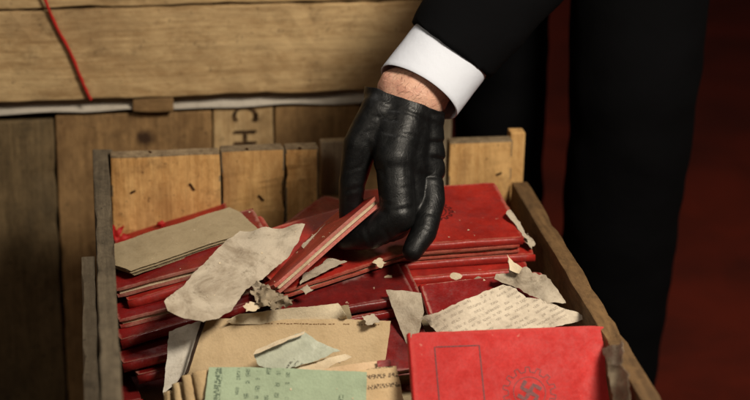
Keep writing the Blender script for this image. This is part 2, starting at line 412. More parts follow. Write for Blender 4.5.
def blob(name, caps, voxel, smooth=4, mat=None, parent=None, disp=None, cut=None):
    """one continuous surface grown round tapered segments [(p, q, rp, rq)...]"""
    bm = bmesh.new()
    for (p, q, ra, rb) in caps:
        p, q = Vector(p), Vector(q); d = q-p; L = max(d.length, 1e-6); rot = d.to_track_quat('Z', 'Y').to_matrix().to_4x4()
        seg, ring = 20, 6; rows = []
        for i in range(ring+1):
            t = -math.pi/2+math.pi/2*i/ring; rows.append((ra*math.cos(t), ra*math.sin(t)))
        for i in range(ring+1):
            t = math.pi/2*i/ring; rows.append((rb*math.cos(t), L+rb*math.sin(t)))
        prev = None; M = Matrix.Translation(p) @ rot
        for (r, z) in rows:
            cur = [bm.verts.new(M @ Vector((max(r, 1e-5)*math.cos(2*math.pi*k/seg), max(r, 1e-5)*math.sin(2*math.pi*k/seg), z))) for k in range(seg)]
            if prev:
                for k in range(seg): bm.faces.new((prev[k], prev[(k+1) % seg], cur[(k+1) % seg], cur[k]))
            else: bm.faces.new(cur[::-1])
            prev = cur
        bm.faces.new(prev)
    me = bmesh_to(name, bm); o = bpy.data.objects.new(name, me); COL.objects.link(o)
    md = o.modifiers.new('r', 'REMESH'); md.mode = 'VOXEL'; md.voxel_size = voxel
    if smooth: ms = o.modifiers.new('s', 'SMOOTH'); ms.factor = .5; ms.iterations = smooth
    dg = bpy.context.evaluated_depsgraph_get(); m2 = bpy.data.meshes.new_from_object(o.evaluated_get(dg))
    bpy.data.objects.remove(o); m2.name = name
    if cut:
        bm = bmesh.new(); bm.from_mesh(m2); bmesh.ops.bisect_plane(bm, geom=bm.verts[:]+bm.edges[:]+bm.faces[:], plane_co=cut[0], plane_no=cut[1], clear_outer=True); bm.to_mesh(m2); bm.free()
    if disp:
        ns = [v.normal.copy() for v in m2.vertices]
        for v, nn in zip(m2.vertices, ns): v.co = v.co+nn*disp(v.co, nn)
    m2.update()
    for p in m2.polygons: p.use_smooth = True
    m2.materials.clear()
    return obj(name, m2, mat, parent)

def strip(pts, wdt, z, closed=False):
    """flat ribbon along a 2-D path, for printed outlines"""
    n = len(pts); vs_ = []; fs = []
    for i in range(n):
        a = Vector(pts[(i-1) % n if closed else max(i-1, 0)]); b = Vector(pts[(i+1) % n if closed else min(i+1, n-1)])
        d = (b-a); d = Vector((-d.y, d.x)).normalized()*wdt/2; p = Vector(pts[i])
        vs_ += [(p.x+d.x, p.y+d.y, z), (p.x-d.x, p.y-d.y, z)]
    for i in range(n if closed else n-1):
        j = (i+1) % n; fs.append((2*i, 2*i+1, 2*j+1, 2*j))
    return vs_, fs
def emblem(e, W, T, cx, cy, r, rot, mat, w_=.0009):
    """printed cogwheel mark with a hooked cross at its hub, as stamped on the cover"""
    vs_, fs = [], []
    def add(a, b):
        o = len(vs_); vs_.extend(a); fs.extend(tuple(i+o for i in f) for f in b)
    teeth = 14; gp = []
    for i in range(teeth):
        for (da, rr) in ((-.25, .80), (-.17, 1.0), (.17, 1.0), (.25, .80)):
            t = 2*math.pi*(i+da)/teeth*1.0; gp.append((r*rr*math.cos(t+rot), r*rr*math.sin(t+rot)))
    fine = []
    for i in range(len(gp)):
        a, b = gp[i], gp[(i+1) % len(gp)]
        for k in range(3): fine.append((a[0]+(b[0]-a[0])*k/3, a[1]+(b[1]-a[1])*k/3))
    add(*strip(fine, w_, 0, True))
    add(*strip([(r*.60*math.cos(t*math.pi/24), r*.60*math.sin(t*math.pi/24)) for t in range(48)], w_*.8, 0, True))
    a = r*.33; t = r*.066
    for q in range(4):
        th = q*math.pi/2+rot+math.pi/4
        path = [(0, 0), (a*.5, 0), (a, 0), (a, -a*.5), (a, -a)]
        add(*strip([(x*math.cos(th)-y*math.sin(th), x*math.sin(th)+y*math.cos(th)) for x, y in path], t*2.3, .00003*q))
    vs_ = [(x+cx, y+cy, z+T+W(x+cx, y+cy)+.00022) for x, y, z in vs_]
    return obj('emblem', mesh('emblem', vs_, fs), mat, e)

# ================================================================== setting
FZ = -.125                                                  # floor level
k = NT('carpet_red'); c = k.coord('Object', False)
cn = k.noise(c, 4.5, 5, .65, .5); cf = k.noise(c, 900, 2, .6)
k.bump(cf, .6, .004)
M_CARPET = k.out(k.mix(k.ramp(cn, .3, .7), k.mix(k.ramp(cf, .3, .7), (.040, .006, .003), (.060, .009, .005)), (.105, .012, .005)), .95, .1)
fl = obj('floor', mesh('floor', [(-6, -5, FZ), (7, -5, FZ), (7, 8, FZ), (-6, 8, FZ)], [(0, 1, 2, 3)]), M_CARPET); fl['kind'] = 'structure'

# ================================================================== the open crate
CW, CH, CD = .433, .25, .66
crate = empty('wooden_crate', 'open rough pine crate full of red booklets and old papers', 'crate', (CW/2, -CD/2, FZ))
tb = .017                                                   # board thickness
def xat(px, y=-tb, py=150): return aty(px, py, y).x
# far end: upright boards with a gap behind the hand
xb = [.0165, xat(221), xat(285), xat(319)]
zt = [CH-.001, CH+.0015, CH+.001]
for i in range(3):
    board('end_board', crate, (xb[i]+.0003, -tb, FZ+.012), (xb[i+1]-.0005, -.0005, zt[i]), M_IN, 'z', .0009, 10+i, .006, .006, M_END)
board('end_board', crate, (xat(449), -tb, FZ+.012), (xat(513, py=140), -.0005, CH+.001), M_IN, 'z', .0008, 17, .006, .006, M_END)
board('end_board', crate, (xb[3]+.001, -tb+.001, FZ+.012), (xat(449)-.001, -.002, .165), M_IN, 'z', .0008, 27, .004, .006, M_END)
board('corner_post', crate, (xat(514), .0005, FZ), (CW, .016, CH+.003), M_IN, 'z', .0007, 18, .003)
board('corner_post', crate, (.0, .0005, FZ), (.02, .016, CH-.004), M_GREY, 'z', .0007, 19, .003)
board('end_batten', crate, (.021, .0005, .14), (xat(514)-.001, .014, .19), M_SIDE, 'x', .0008, 20, .003)
# near end (below the frame)
for i in range(4):
    board('end_board', crate, (.018+i*.0995, -CD, FZ+.012), (.0165+(i+1)*.0995, -CD+tb, CH-.002), M_IN, 'z', .0008, 30+i, .004)
# sides
board('side_board', crate, (.0, -CD, .13), (.0155, -.0005, CH), M_GREY, 'y', .0007, 40, .005)
board('side_board', crate, (.0, -CD, FZ+.006), (.0155, -.0005, .127), M_GREY, 'y', .0008, 41, .004)
ZR = CH-.0427
board('side_board', crate, (CW-.0165, -CD, .115), (CW, -.0185, ZR), M_SIDE, 'y', .0007, 42, .005)
board('side_board', crate, (CW-.0165, -CD, FZ+.006), (CW, -.0185, .112), M_SIDE, 'y', .0008, 43, .004)
for i in range(4):
    board('bottom_board', crate, (.017+i*.1, -CD+.001, FZ), (.015+(i+1)*.1, -.001, FZ+.011), M_SIDE, 'y', .0003, 50+i)
p = aty(86, 258, -.16)
board('outer_batten', crate, (-.0135, -.60, FZ+.02), (-.0012, -.155, p.z), M_SLAT, 'y', .0005, 55, .003)
# old nail gouges in the end boards
for (px, py, ln, a) in ((133, 192, .0055, .6), (192, 187, .009, -.95), (261, 198, .008, -.75), (499, 174, .006, .5), (150, 152, .003, 0), (247, 149, .003, 0), (300, 148, .003, 0)):
    q = aty(px, py, -tb-.0006); s_, f_ = strip([(-ln/2, 0), (-ln*.2, .0004), (ln*.2, -.0003), (ln/2, 0)], .0022, 0)
    me = mesh('gouge', [(x*math.cos(a)-y*math.sin(a), 0, x*math.sin(a)+y*math.cos(a)) for x, y, z in s_], f_)
    obj('gouge', me, NT('gouge_dark').out((.05, .022, .008), .9, .1), crate, Matrix.Translation(q-crate.location))

# grey plank that shows through the gap behind the hand
q = aty(319, 138, .035)
tag(board('plank', None, (q.x, .022, FZ), (q.x+.045, .034, q.z), M_SLAT, 'z', .0008, 60, .004), 'weathered grey plank standing upright in the gap behind the gloved hand', 'plank')

# ================================================================== stacked cases behind
YB = .13
zl = aty(150, 113, YB).z; zu = aty(150, 97, YB-.01).z; xr = aty(449, 150, YB).x; xl = -.55
low = empty('packing_case', 'lower wooden packing case of upright boards stencilled CH behind the crate', 'crate', (0, YB, FZ))
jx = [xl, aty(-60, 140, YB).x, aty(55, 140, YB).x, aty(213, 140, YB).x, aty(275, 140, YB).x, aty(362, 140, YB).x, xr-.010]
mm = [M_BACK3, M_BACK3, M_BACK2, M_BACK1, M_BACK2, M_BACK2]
dz = [-.006, -.004, 0, .003, .002, .004]
for i in range(6):
    m = mm[i]
    if i == 2:
        kp = aty(145, 138, YB); cxx = (jx[2]+jx[3])/2
        m = mat_wood('wood_lower_case_knot', (.36, .215, .09), (.19, .105, .042), (.10, .06, .03), .6, knots=((kp.z-(zl+FZ)/2, 0-.011, -(kp.x-cxx), .012),))
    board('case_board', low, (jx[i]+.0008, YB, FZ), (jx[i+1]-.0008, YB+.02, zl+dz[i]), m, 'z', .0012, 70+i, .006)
board('corner_post', low, (xr-.0095, YB-.012, FZ), (xr, YB+.02, zl-.003), M_SLAT, 'z', .0008, 78, .004)
board('case_side', low, (xr-.016, YB+.021, FZ), (xr-.001, YB+.36, zl-.004), M_BACK2, 'y', .0008, 79)
board('case_side', low, (xl, YB+.021, FZ), (xl+.015, YB+.36, zl-.004), M_BACK2, 'y', .0008, 80)
board('case_back', low, (xl, YB+.361, FZ), (xr, YB+.376, zl-.004), M_BACK2, 'x', .0008, 81)
board('case_lid', low, (xl, YB+.024, zl-.016), (xr-.017, YB+.36, zl-.003), M_BACK2, 'x', .0008, 82)
# stencil
def text_mesh(s, size, name):
    cu = bpy.data.curves.new('t', 'FONT'); cu.body = s; cu.size = size; cu.align_x = 'CENTER'; cu.align_y = 'CENTER'
    o = bpy.data.objects.new('t', cu); COL.objects.link(o); dg = bpy.context.evaluated_depsgraph_get()
    me = bpy.data.meshes.new_from_object(o.evaluated_get(dg)); bpy.data.objects.remove(o); me.name = name; return me
k = NT('stencil_paint'); sn = k.noise(k.coord(), 160, 4, .7)
M_STEN = k.out(k.mix(k.ramp(sn, .38, .62), (.018, .011, .007), (.10, .055, .025)), .85, .15)
q = aty(244, 125, YB-.0022)
for s_, dzz in (('C', .013), ('H', -.0135)):
    me = text_mesh(s_, .036, 'stencil_letter')
    obj('stencil_letter', me, M_STEN, low, Matrix.Translation(q-low.location+Vector((0, 0, dzz))) @ Matrix.Rotation(math.pi/2, 4, 'X') @ Matrix.Rotation(-math.pi/2, 4, 'Z') @ Matrix.Diagonal((.72, 1, 1, 1)))
q2 = aty(257, 117, YB-.0022)
obj('stencil_letter', mesh('stencil_letter', [(-.0025, 0, -.004), (.0015, 0, -.004), (.0015, 0, .004), (-.0025, 0, .004)], [(0, 1, 2, 3)]), M_STEN, low, Matrix.Translation(q2-low.location))
up = empty('packing_case', 'upper wooden packing case of broad planks raised on blocks above the lower case', 'crate', (0, YB, zu))
z1 = aty(150, 5, YB).z
board('case_board', up, (xl-.02, YB-.012, zu), (xr+.02, YB+.012, z1), M_BACK1, 'x', .0014, 90, .006)
board('case_board', up, (xl-.02, YB-.010, z1+.002), (xr+.02, YB+.012, z1+.12), M_BACK1, 'x', .0012, 91, .005)
board('case_side', up, (xr+.001, YB+.0135, zu+.002), (xr+.018, YB+.36, z1+.118), M_BACK1, 'y', .0008, 92)
board('case_side', up, (xl-.02, YB+.0135, zu+.002), (xl-.003, YB+.36, z1+.118), M_BACK1, 'y', .0008, 93)
board('case_bottom', up, (xl, YB+.0135, zu+.002), (xr, YB+.36, zu+.014), M_BACK1, 'x', .0006, 94)
board('case_back', up, (xl-.02, YB+.361, zu), (xr+.02, YB+.376, z1+.118), M_BACK1, 'x', .0006, 95)
board('case_lid', up, (xl-.02, YB-.010, z1+.122), (xr+.02, YB+.376, z1+.136), M_BACK1, 'x', .0006, 96)
for (px, lab) in ((153, 'brown wooden spacer block between the two stacked cases'), (395, 'dark wooden spacer block at the right end between the stacked cases'), (-90, 'wooden spacer block between the stacked cases beyond the left edge')):
    x = aty(px, 105, YB).x
    tag(board('spacer_block', None, (x-.021, YB-.010, zl+.004), (x+.021, YB+.07, zu-.0005), M_BACK2 if px > 0 else M_BACK3, 'x', .0006, 97, .003), lab, 'block', 'spacer blocks between the cases')
# pale wrapping paper in the slit
pv, pf = [], []
nn_ = 60
for i in range(nn_+1):
    x = xl+.03+(xr-xl-.05)*i/nn_
    for j, (yy, zz) in enumerate(((YB-.004, zl+.006), (YB+.002, (zl+zu)/2), (YB+.003, zu-.001))):
        pv.append((x, yy+.002*nz((x, j), 12, 5), zz+.005*nz((x, j), 14, 7)*(j < 1)))
for i in range(nn_):
    for j in range(2): a = i*3+j; pf.append((a, a+3, a+4, a+1))
o = obj('wrapping_paper', mesh('wrapping_paper', pv, pf, True), mat_paper('paper_wrap', (.50, .45, .38), (.34, .29, .23), .5)); o.modifiers.new('t', 'SOLIDIFY').thickness = .001
tag(o, 'pale grey wrapping paper showing in the slit between the stacked cases', 'paper')
# red string hanging down the upper case
def tube(name, pts, r, mat, seg=7):
    vs_, fs = [], []
    for i, p in enumerate(pts):
        d = (pts[min(i+1, len(pts)-1)]-pts[max(i-1, 0)]).normalized(); a = d.cross(Vector((0, 1, .1))).normalized(); b = d.cross(a)
        for kx in range(seg):
            t = 2*math.pi*kx/seg; rr = r*(1+.25*math.sin(3*t+i*1.3)); vs_.append(p+a*math.cos(t)*rr+b*math.sin(t)*rr)
    for i in range(len(pts)-1):
        for kx in range(seg): fs.append((i*seg+kx, i*seg+(kx+1) % seg, (i+1)*seg+(kx+1) % seg, (i+1)*seg+kx))
    fs.append(tuple(range(seg))[::-1]); fs.append(tuple((len(pts)-1)*seg+kx for kx in range(seg)))
    return mesh(name, vs_, fs, True)
def smooth_path(ps, n=6):
    r = []
    for i in range(len(ps)-1):
        p0, p1, p2, p3 = ps[max(i-1, 0)], ps[i], ps[i+1], ps[min(i+2, len(ps)-1)]
        for k_ in range(n):
            t = k_/n; r.append(.5*((2*p1)+(p2-p0)*t+(2*p0-5*p1+4*p2-p3)*t*t+(3*p1-p0-3*p2+p3)*t**3))
    return r+[ps[-1]]
sp_ = smooth_path([aty(a, b, YB-.0155) for a, b in ((34, -25), (45, 0), (56, 26), (70, 52), (80, 76), (86, 90), (91, 100))])
tag(obj('red_string', tube('red_string', sp_, .0016, None), NT('red_string').out((.42, .02, .015), .8, .2)), 'thin red string hanging down the front of the upper case', 'string')

# ================================================================== contents: supports low in the crate
def bundle(label, x0, x1, y0, y1, z0, z1, mat, seed):
    e = empty('document_bundle', label, 'papers', ((x0+x1)/2, (y0+y1)/2, z0), group='tied bundles of papers low in the crate')
    n = max(3, int((z1-z0)/.012)); 
    for i in range(n):
        a, b = z0+(z1-z0)*i/n, z0+(z1-z0)*(i+.94)/n; r = lambda: random.uniform(-.003, .001)
        L, D = x1-x0, y1-y0
        vs_, fs = slab(L-.006, D-.006, b-a, lambda x, y: .0006*nz((x, y), 20, seed+i), seed+i, 8, 6, .0015)
        obj('folder', mesh('folder', vs_, fs), mat[i % len(mat)], e, Matrix.Translation((x0+.003+r()-e.location.x, y0+.003+r()-e.location.y, a-z0)))
    return e
B0 = FZ+.0118
bundle('bundle of folders low at the back left of the crate', .022, .165, -.135, -.022, B0, .118, (M_TAN, M_RED4), 201)
bundle('bundle of folders low at the back middle of the crate', .172, .290, -.135, -.022, B0, .150, (M_TAN, M_GREYP), 211)
bundle('bundle of folders low at the back right of the crate', .297, .414, -.150, -.022, B0, .150, (M_RED4, M_TAN), 221)
bundle('bundle of folders low at the left side of the crate', .022, .100, -.262, -.142, B0, .075, (M_RED3, M_TAN), 231)
bundle('bundle of folders low in the middle of the crate', .108, .250, -.262, -.142, B0, .135, (M_TAN, M_GREYP), 241)
bundle('bundle of folders low at the right side of the crate', .257, .414, -.275, -.157, B0, .150, (M_TAN, M_RED4), 251)
bundle('bundle of folders low at the front left of the crate', .060, .205, -.40, -.27, B0, .120, (M_TAN, M_CREAM), 261)
bundle('bundle of folders low at the front right of the crate', .235, .410, -.40, -.283, B0, .115, (M_TAN, M_RED4), 271)

# ---------------------------------------------------------------- left slumped stack (front edges read off the photo)
LS = [((137, 375, .140), (220, 354, .152), .148, M_RED4, 'lowest deep red booklet of the slumped stack at the left board'),
      ((122, 363, .150), (205, 343, .162), .148, M_RED4, 'second lowest red booklet of the slumped stack at the left board'),
      ((120, 340, .163), (198, 317, .176), .148, M_RED4, 'booklet with a long bare spine in the middle of the left slumped stack'),
      ((118, 320, .174), (200, 299, .186), .148, M_RED4, 'booklet with a worn pale edge above the middle of the left slumped stack'),
      ((127, 300, .184), (205, 278, .198), .148, M_RED, 'booklet second from the top of the left slumped stack, set inwards'),
      ((115, 290, .192), (200, 268, .206), .148, M_RED4, 'topmost red booklet of the left slumped stack under the tan papers')]
for i, (A, B, L, m, lab) in enumerate(LS):
    book(lab, A, B, L=L, D=.095, T=.0088, tilt=math.radians(2), spine='far' if i in (3, 5) else 'near', mat=m, warp=.0013, tc=.0022)
# bright booklet whose edge shows behind the tan bundle
book('red booklet wedged between the tan papers and the end boards', aty(116, 256, -.062), aty(225, 222, -.062), C=aty(114, 240, -.022), L=.115, D=.045, T=.006, spine='far', mat=M_RED)

tan = sheet('folded_papers', 'grey tan bundle of folded papers against the left end boards', 'papers',
      [(112, 264, .203), (131, 271, .205), (165, 259, .209), (200, 247, .214), (258, 229, .222), (240, 212, .2225), (229, 207, .2225), (170, 226, .213), (112, 244, .2035)],
      M_TAN, jag=.0004, rough=.0006, layers=6, spread=.0011)
# fold line on the bundle
# red shreds in the back left corner
def shred(label, px, py, y, r, seed, mat):
    c = aty(px, py, y); bm = bmesh.new(); bmesh.ops.create_icosphere(bm, subdivisions=3, radius=r)
    for v in bm.verts:
        d = v.co.normalized(); v.co = d*r*(1+.75*nz(d, 1.8, seed)+.35*nz(d, 4.5, seed+3)); v.co.y *= .35; v.co.z *= .75
    tag(obj('red_shred', bmesh_to('red_shred', bm, True), mat, None, Matrix.Translation(c)), label, 'scrap', 'red shreds on the tan papers')
M_SH = NT('shred_red').out((.40, .012, .010), .6, .3)
for (pts, lab) in (([(110, 242, -.028), (109, 230, -.024), (113, 225, -.022), (117, 231, -.024), (124, 225, -.021), (121, 235, -.025), (118, 241, -.028)], 'crumpled red shred tucked in the back left corner of the crate'),
                   ([(118, 240, -.029), (123, 233, -.026), (131, 236, -.026), (127, 240, -.029)], 'small pointed red shred beside the back left corner')):
    sheet('red_shred', lab, 'scrap', [aty(*p_) for p_ in pts], M_SH, jag=.0010, rough=.0035, rs=80, res=.0022, group='red shreds on the tan papers')
shred('round red pellet lying behind the tan papers', 161, 224, -.026, .0042, 9, M_SH)

# ---------------------------------------------------------------- middle
bR = book('dull red booklet leaning on the end boards left of the thumb', (270, 234, .206), (352, 256, .200), C=aty(322, 190, -.024), L=.105, D=.112, T=.006, spine='left', mat=M_RED4)
# booklet held by the glove
bA = book('red booklet with pale page edges pinched between gloved thumb and finger', atd(273, 286, 1.735), atd(370, 201, 1.778), C=atd(268, 277, 1.80), L=.128, D=.085, T=.0092, spine='far', mat=M_RED, group=None, warp=.0008, tc=.0030)
bB = book('red booklet with a torn pale label lying under the gloved finger', (283, 292, .203), (386, 259, .213), L=.148, D=.10, T=.0075, tilt=math.radians(8), spine='far', mat=M_RED, group=None, tc=.0022)
bC = book('dark maroon booklet with a rubbed grey patch below the gloved hand', (284, 318, .186), (386, 300, .193), L=.120, D=.095, T=.0085, tilt=math.radians(12), spine='near', mat=M_RED3S, group=None)
bD = book('red booklet half hidden under the maroon booklet below the hand', (296, 326, .176), (386, 311, .183), L=.118, D=.095, T=.0085, tilt=math.radians(10), spine='near', mat=M_RED4)
sheet('torn_label', 'torn greyish label paper lying on the red booklet under the hand', 'paper',
      [(300, 284, .2095), (303, 274, .2115), (318, 266, .2135), (330, 258, .216), (347, 261, .2165), (326, 271, .2135)], M_GREYP, jag=.0012, rough=.0006)
sheet('page_sliver', 'narrow grey brown page sticking out behind the pinched booklet', 'paper',
      [(301, 246, .223), (312, 236, .226), (333, 217, .232), (341, 220, .2325), (325, 236, .227), (306, 252, .2225)], M_GREYP, jag=.0008, rough=.0006)

# grey crumpled parchment sheet on the left
sheet('parchment_sheet', 'large curled grey parchment sheet lying across the left booklets', 'paper',
      [(305, 224, .246), (272, 229, .240), (240, 232, .236), (222, 246, .2315), (192, 275, .2215), (164, 303, .213), (168, 312, .208), (185, 319, .204), (203, 322, .202), (219, 318, .2015), (232, 309, .204), (246, 290, .211), (262, 279, .216), (283, 263, .2225), (297, 246, .233)],
      M_GREYP, jag=.0006, rough=.0024, rs=16, udir=((164, 303, .213), (305, 224, .246)))

# crumpled debris
def crumple(label, px, py, z, r, seed, mat, fl=.6):
    c = at(px, py, z); bm = bmesh.new(); bmesh.ops.create_icosphere(bm, subdivisions=4, radius=r)
    for v in bm.verts:
        d = v.co.normalized(); q = abs(nz(d, 2.2, seed))+.6*abs(nz(d, 5, seed+3)); v.co = d*r*(.7+.9*q); v.co.z *= fl
    tag(obj('crumpled_scrap', bmesh_to('crumpled_scrap', bm), mat, None, Matrix.Translation(c) @ Matrix.Rotation(seed, 4, 'Z')), label, 'scrap', 'crumpled paper scraps')
M_CR = mat_paper('paper_crumpled_dark', (.36, .29, .20), (.13, .09, .06), .8)
for (pts, m, lab) in (([(252, 292, .214), (262, 286, .219), (276, 290, .219), (287, 297, .214), (280, 305, .207), (262, 306, .206)], M_CR, 'crumpled brown paper scrap at the lower end of the pinched booklet'),
                      ([(250, 290, .215), (256, 282, .220), (266, 283, .220), (268, 291, .216), (258, 296, .212)], M_GREYP, 'small crumpled grey paper scrap beside the parchment sheet corner'),
                      ([(268, 299, .211), (280, 294, .215), (294, 300, .211), (288, 307, .205), (272, 308, .204)], M_CR, 'flattened crumpled scrap next to the end of the red booklets')):
    sheet('crumpled_scrap', lab, 'scrap', pts, m, jag=.0022, rough=.0075, rs=75, res=.0022, group='crumpled paper scraps')

for (pts, m, lab) in (([(372, 262, .2145), (380, 258, .2165), (386, 262, .2165), (381, 268, .2135)], M_CREAM, 'small cream scrap lying on the red booklet just under the finger'),
                      ([(300, 289, .2055), (307, 285, .2085), (313, 289, .207), (306, 294, .204)], M_GREYP, 'small grey scrap on the lower end of the torn label booklet'),
                      ([(243, 306, .2055), (252, 301, .2085), (262, 305, .206), (256, 311, .202), (246, 312, .2015)], M_CREAM, 'curled cream scrap beneath the parchment sheet tip'),
                      ([(362, 318, .1925), (374, 315, .194), (380, 322, .1905), (368, 325, .189)], M_GREYP, 'small grey scrap on the upper right of the manila folder')):
    sheet('torn_scrap', lab, 'scrap', pts, m, jag=.0012, rough=.0014, rs=60, res=.0025, group='small loose scraps')
# ---------------------------------------------------------------- front left papers
sheet('cream_page', 'torn cream page edge lying behind the manila folder', 'paper',
      [(226, 321, .1905), (240, 314, .1945), (290, 308, .199), (338, 303, .202), (346, 314, .196), (349, 322, .185), (290, 323, .185), (232, 324, .185)], M_CREAM2, jag=.0003, rough=.0003)
sheet('tan_page', 'short tan page corner behind the right end of the manila folder', 'paper',
      [(320, 316, .186), (338, 306, .194), (348, 305, .194), (352, 318, .184), (336, 323, .176)], M_TAN, jag=.0004, rough=.0005)
M_MAN = mat_paper('paper_manila', (.56, .415, .245), (.44, .30, .15), .35)
fol = sheet('manila_folder', 'large manila folder with a printed line along its upper edge', 'folder',
      [(205, 319, .188), (240, 318, .189), (300, 319, .189), (352, 319, .1895), (391, 321, .189), (388, 343, .173), (383, 372, .152), (290, 385, .140), (184, 383, .140), (190, 365, .155)],
      M_MAN, jag=.0003, rough=.0007, thick=.0008, udir=((205, 319, .188), (391, 321, .189)))
from mathutils.bvhtree import BVHTree
bv_ = BVHTree.FromPolygons([v.co for v in fol.data.vertices], [tuple(p.vertices) for p in fol.data.polygons])
def on_folder(a_, b_):
    o_ = Fi @ CAM; d_ = (Fi.to_3x3() @ ray(a_, b_)).normalized(); h_ = bv_.ray_cast(o_, d_)
    return h_[0]-d_*.0003 if h_[0] else None
pv, pf = [], []; Fi = fol.matrix_basis.inverted(); x = 238.0
while x < 378:
    wd_ = random.uniform(1.2, 3.2); yy = 323.0+(x-238)*.012+random.uniform(-.3, .3); o_ = len(pv)
    if random.random() < .8:
        for (a_, b_) in ((x, yy-.45), (x+wd_, yy-.45), (x+wd_, yy+.45), (x, yy+.45)): q_ = on_folder(a_, b_); pv.append(q_ or Vector())
        if all(p_.length > 1e-6 for p_ in pv[o_:]): pf.append((o_, o_+1, o_+2, o_+3))
        else: pv = pv[:o_]
    x += wd_+random.uniform(.3, 1.3)
obj('printed_line', mesh('printed_line', pv, pf), NT('print_brown').out((.20, .11, .05), .8, .2), fol)
sheet('white_page', 'pale grey page standing at the left end of the manila folder', 'paper',
      [(169, 331, .178), (204, 319, .187), (198, 338, .174), (186, 372, .151), (163, 395, .134), (166, 365, .155)], mat_paper('paper_pale', (.66, .61, .53), (.42, .36, .28), .5), jag=.0006, rough=.001)
sheet('dark_binding', 'thin dark brown binding strip along the left edge of the manila folder', 'binding',
      [(203, 317, .1905), (206, 319, .1905), (197, 345, .173), (188, 373, .154), (185, 373, .154), (195, 341, .1755)], NT('binding_dark').out((.035, .018, .010), .6, .3), jag=.0002, rough=.0002, thick=.001)
# cream folded leaves rising from the lower papers
for i, (pts, lab, m) in enumerate((
     ([(282, 371, .164), (320, 360, .170), (345, 354, .1735), (352, 357, .172), (330, 366, .167), (318, 380, .158), (280, 384, .154)], 'cream folded leaf just below the clear wrapper', M_CREAM),
     ([(300, 374, .166), (340, 366, .1695), (377, 361, .171), (379, 366, .169), (372, 385, .157), (300, 388, .154)], 'peach coloured leaf behind the handwritten tan card', mat_paper('paper_peach', (.64, .46, .29), (.50, .32, .17), .4)))):
    sheet('folded_leaf', lab, 'paper', pts, m, jag=.0004, rough=.0008)
sheet('red_scrap', 'tiny red cover corner behind the handwritten tan card', 'scrap', [(377, 361, .1735), (390, 359, .174), (391, 366, .170), (378, 367, .170)], M_RED, jag=.0004, rough=.0003, thick=.001)
M_WRAP = mat_paper('wrapper_pale_green', (.46, .48, .38), (.32, .34, .27), .5, rough=.28, lines=((.0042, -.35, .0012, .004, (-.03, -.003, -.018, -.004), .7),))
sheet('clear_wrapper', 'crinkled pale green transparent wrapper lying on the manila folder', 'wrapper',
      [(254, 354, .1745), (262, 348, .179), (280, 340, .184), (303, 331, .189), (318, 341, .184), (340, 350, .1785), (318, 360, .172), (286, 370, .166), (258, 366, .167)], M_WRAP, jag=.0009, rough=.0016, rs=40)
sheet('wrapper_fold', 'narrow cream folded rim along the upper edge of the clear wrapper', 'paper', [(253, 355, .1775), (256, 350, .1795), (280, 340, .1865), (305, 331, .1915), (304, 334, .190), (282, 343, .1855)], M_CREAM, jag=.0005, rough=.0004)
M_GRN = mat_paper('card_green', (.37, .455, .31), (.29, .35, .235), .3, ink=(.06, .09, .06),
        lines=((.0085, math.pi/2, .0009, .006, (-.03, .06, -.040, .006), .15), (.012, math.pi/2, .0018, .012, (-.02, .06, -.066, -.050), .5), (.009, math.pi/2, .0016, .010, (.00, .06, .042, .056), .5)))
sheet('green_card', 'pale green printed index card at the bottom left', 'card',
      [(209, 367, .176), (250, 367, .1765), (300, 369, .177), (367, 372, .177), (366, 400, .158), (364, 432, .137), (200, 430, .137), (205, 398, .157)], M_GRN, jag=.0002, rough=.0006, thick=.0006, udir=((209, 367, .176), (367, 372, .177)))
M_HAND = mat_paper('card_tan_hand', (.62, .45, .26), (.48, .31, .15), .4, ink=(.05, .03, .02), lines=((.0085, .05, .0016, .009, (-.012, .018, -.001, .022), .9),))
sheet('tan_card', 'tan card with dark handwriting beside the green index card', 'card',
      [(352, 372, .1725), (378, 367, .175), (396, 366, .1755), (401, 385, .162), (408, 425, .134), (350, 430, .131)], M_HAND, jag=.0004, rough=.0006, thick=.0006, udir=((352, 372, .1725), (396, 366, .1755)))
# rolled page ends at the left
M_ROLL = mat_paper('paper_roll_tan', (.52, .38, .21), (.36, .23, .11), .5)
for i, (a, b, r, lab) in enumerate((
      ((200, 372, .170), (206, 402, .150), .0072, 'rolled tan paper nearest the green index card'),
      ((188, 376, .166), (193, 412, .142), .0062, 'rolled tan paper second from the green index card'),
      ((178, 384, .158), (181, 416, .138), .0058, 'rolled tan paper third from the green index card'),
      ((169, 392, .150), (171, 420, .132), .0048, 'outermost thin rolled tan paper near the left booklets'))):
    A, B = at(*a), at(*b); d = (B-A); F = frame(A, d, Vector((1, 0, 0))); vs_, fs = [], []; turns = 46; ln = d.length
    for q in range(turns+1):
        t = q/turns*2*math.pi*2.1; rr = r*(.55+.45*q/turns)*(1+.10*math.sin(3*t+i))
        for kx in range(9): vs_.append((ln*kx/8+.0012*nz((q*.1, kx), 2, i), rr*math.cos(t), rr*math.sin(t)*.8+.0006*nz((kx, q*.3), 1, i)))
    for q in range(turns):
        for kx in range(8): x = q*9+kx; fs.append((x, x+1, x+10, x+9))
    o = obj('paper_roll', mesh('paper_roll', vs_, fs, True), M_ROLL); o.matrix_world = F
    o.modifiers.new('t', 'SOLIDIFY').thickness = .0005; tag(o, lab, 'paper', 'rolled papers beside the green card')
book('red booklet standing in shade at the bottom left of the crate', (109, 404, .120), (135, 400, .120), L=.03, D=.09, T=.008, tilt=math.radians(3), spine='near', mat=M_RED3)

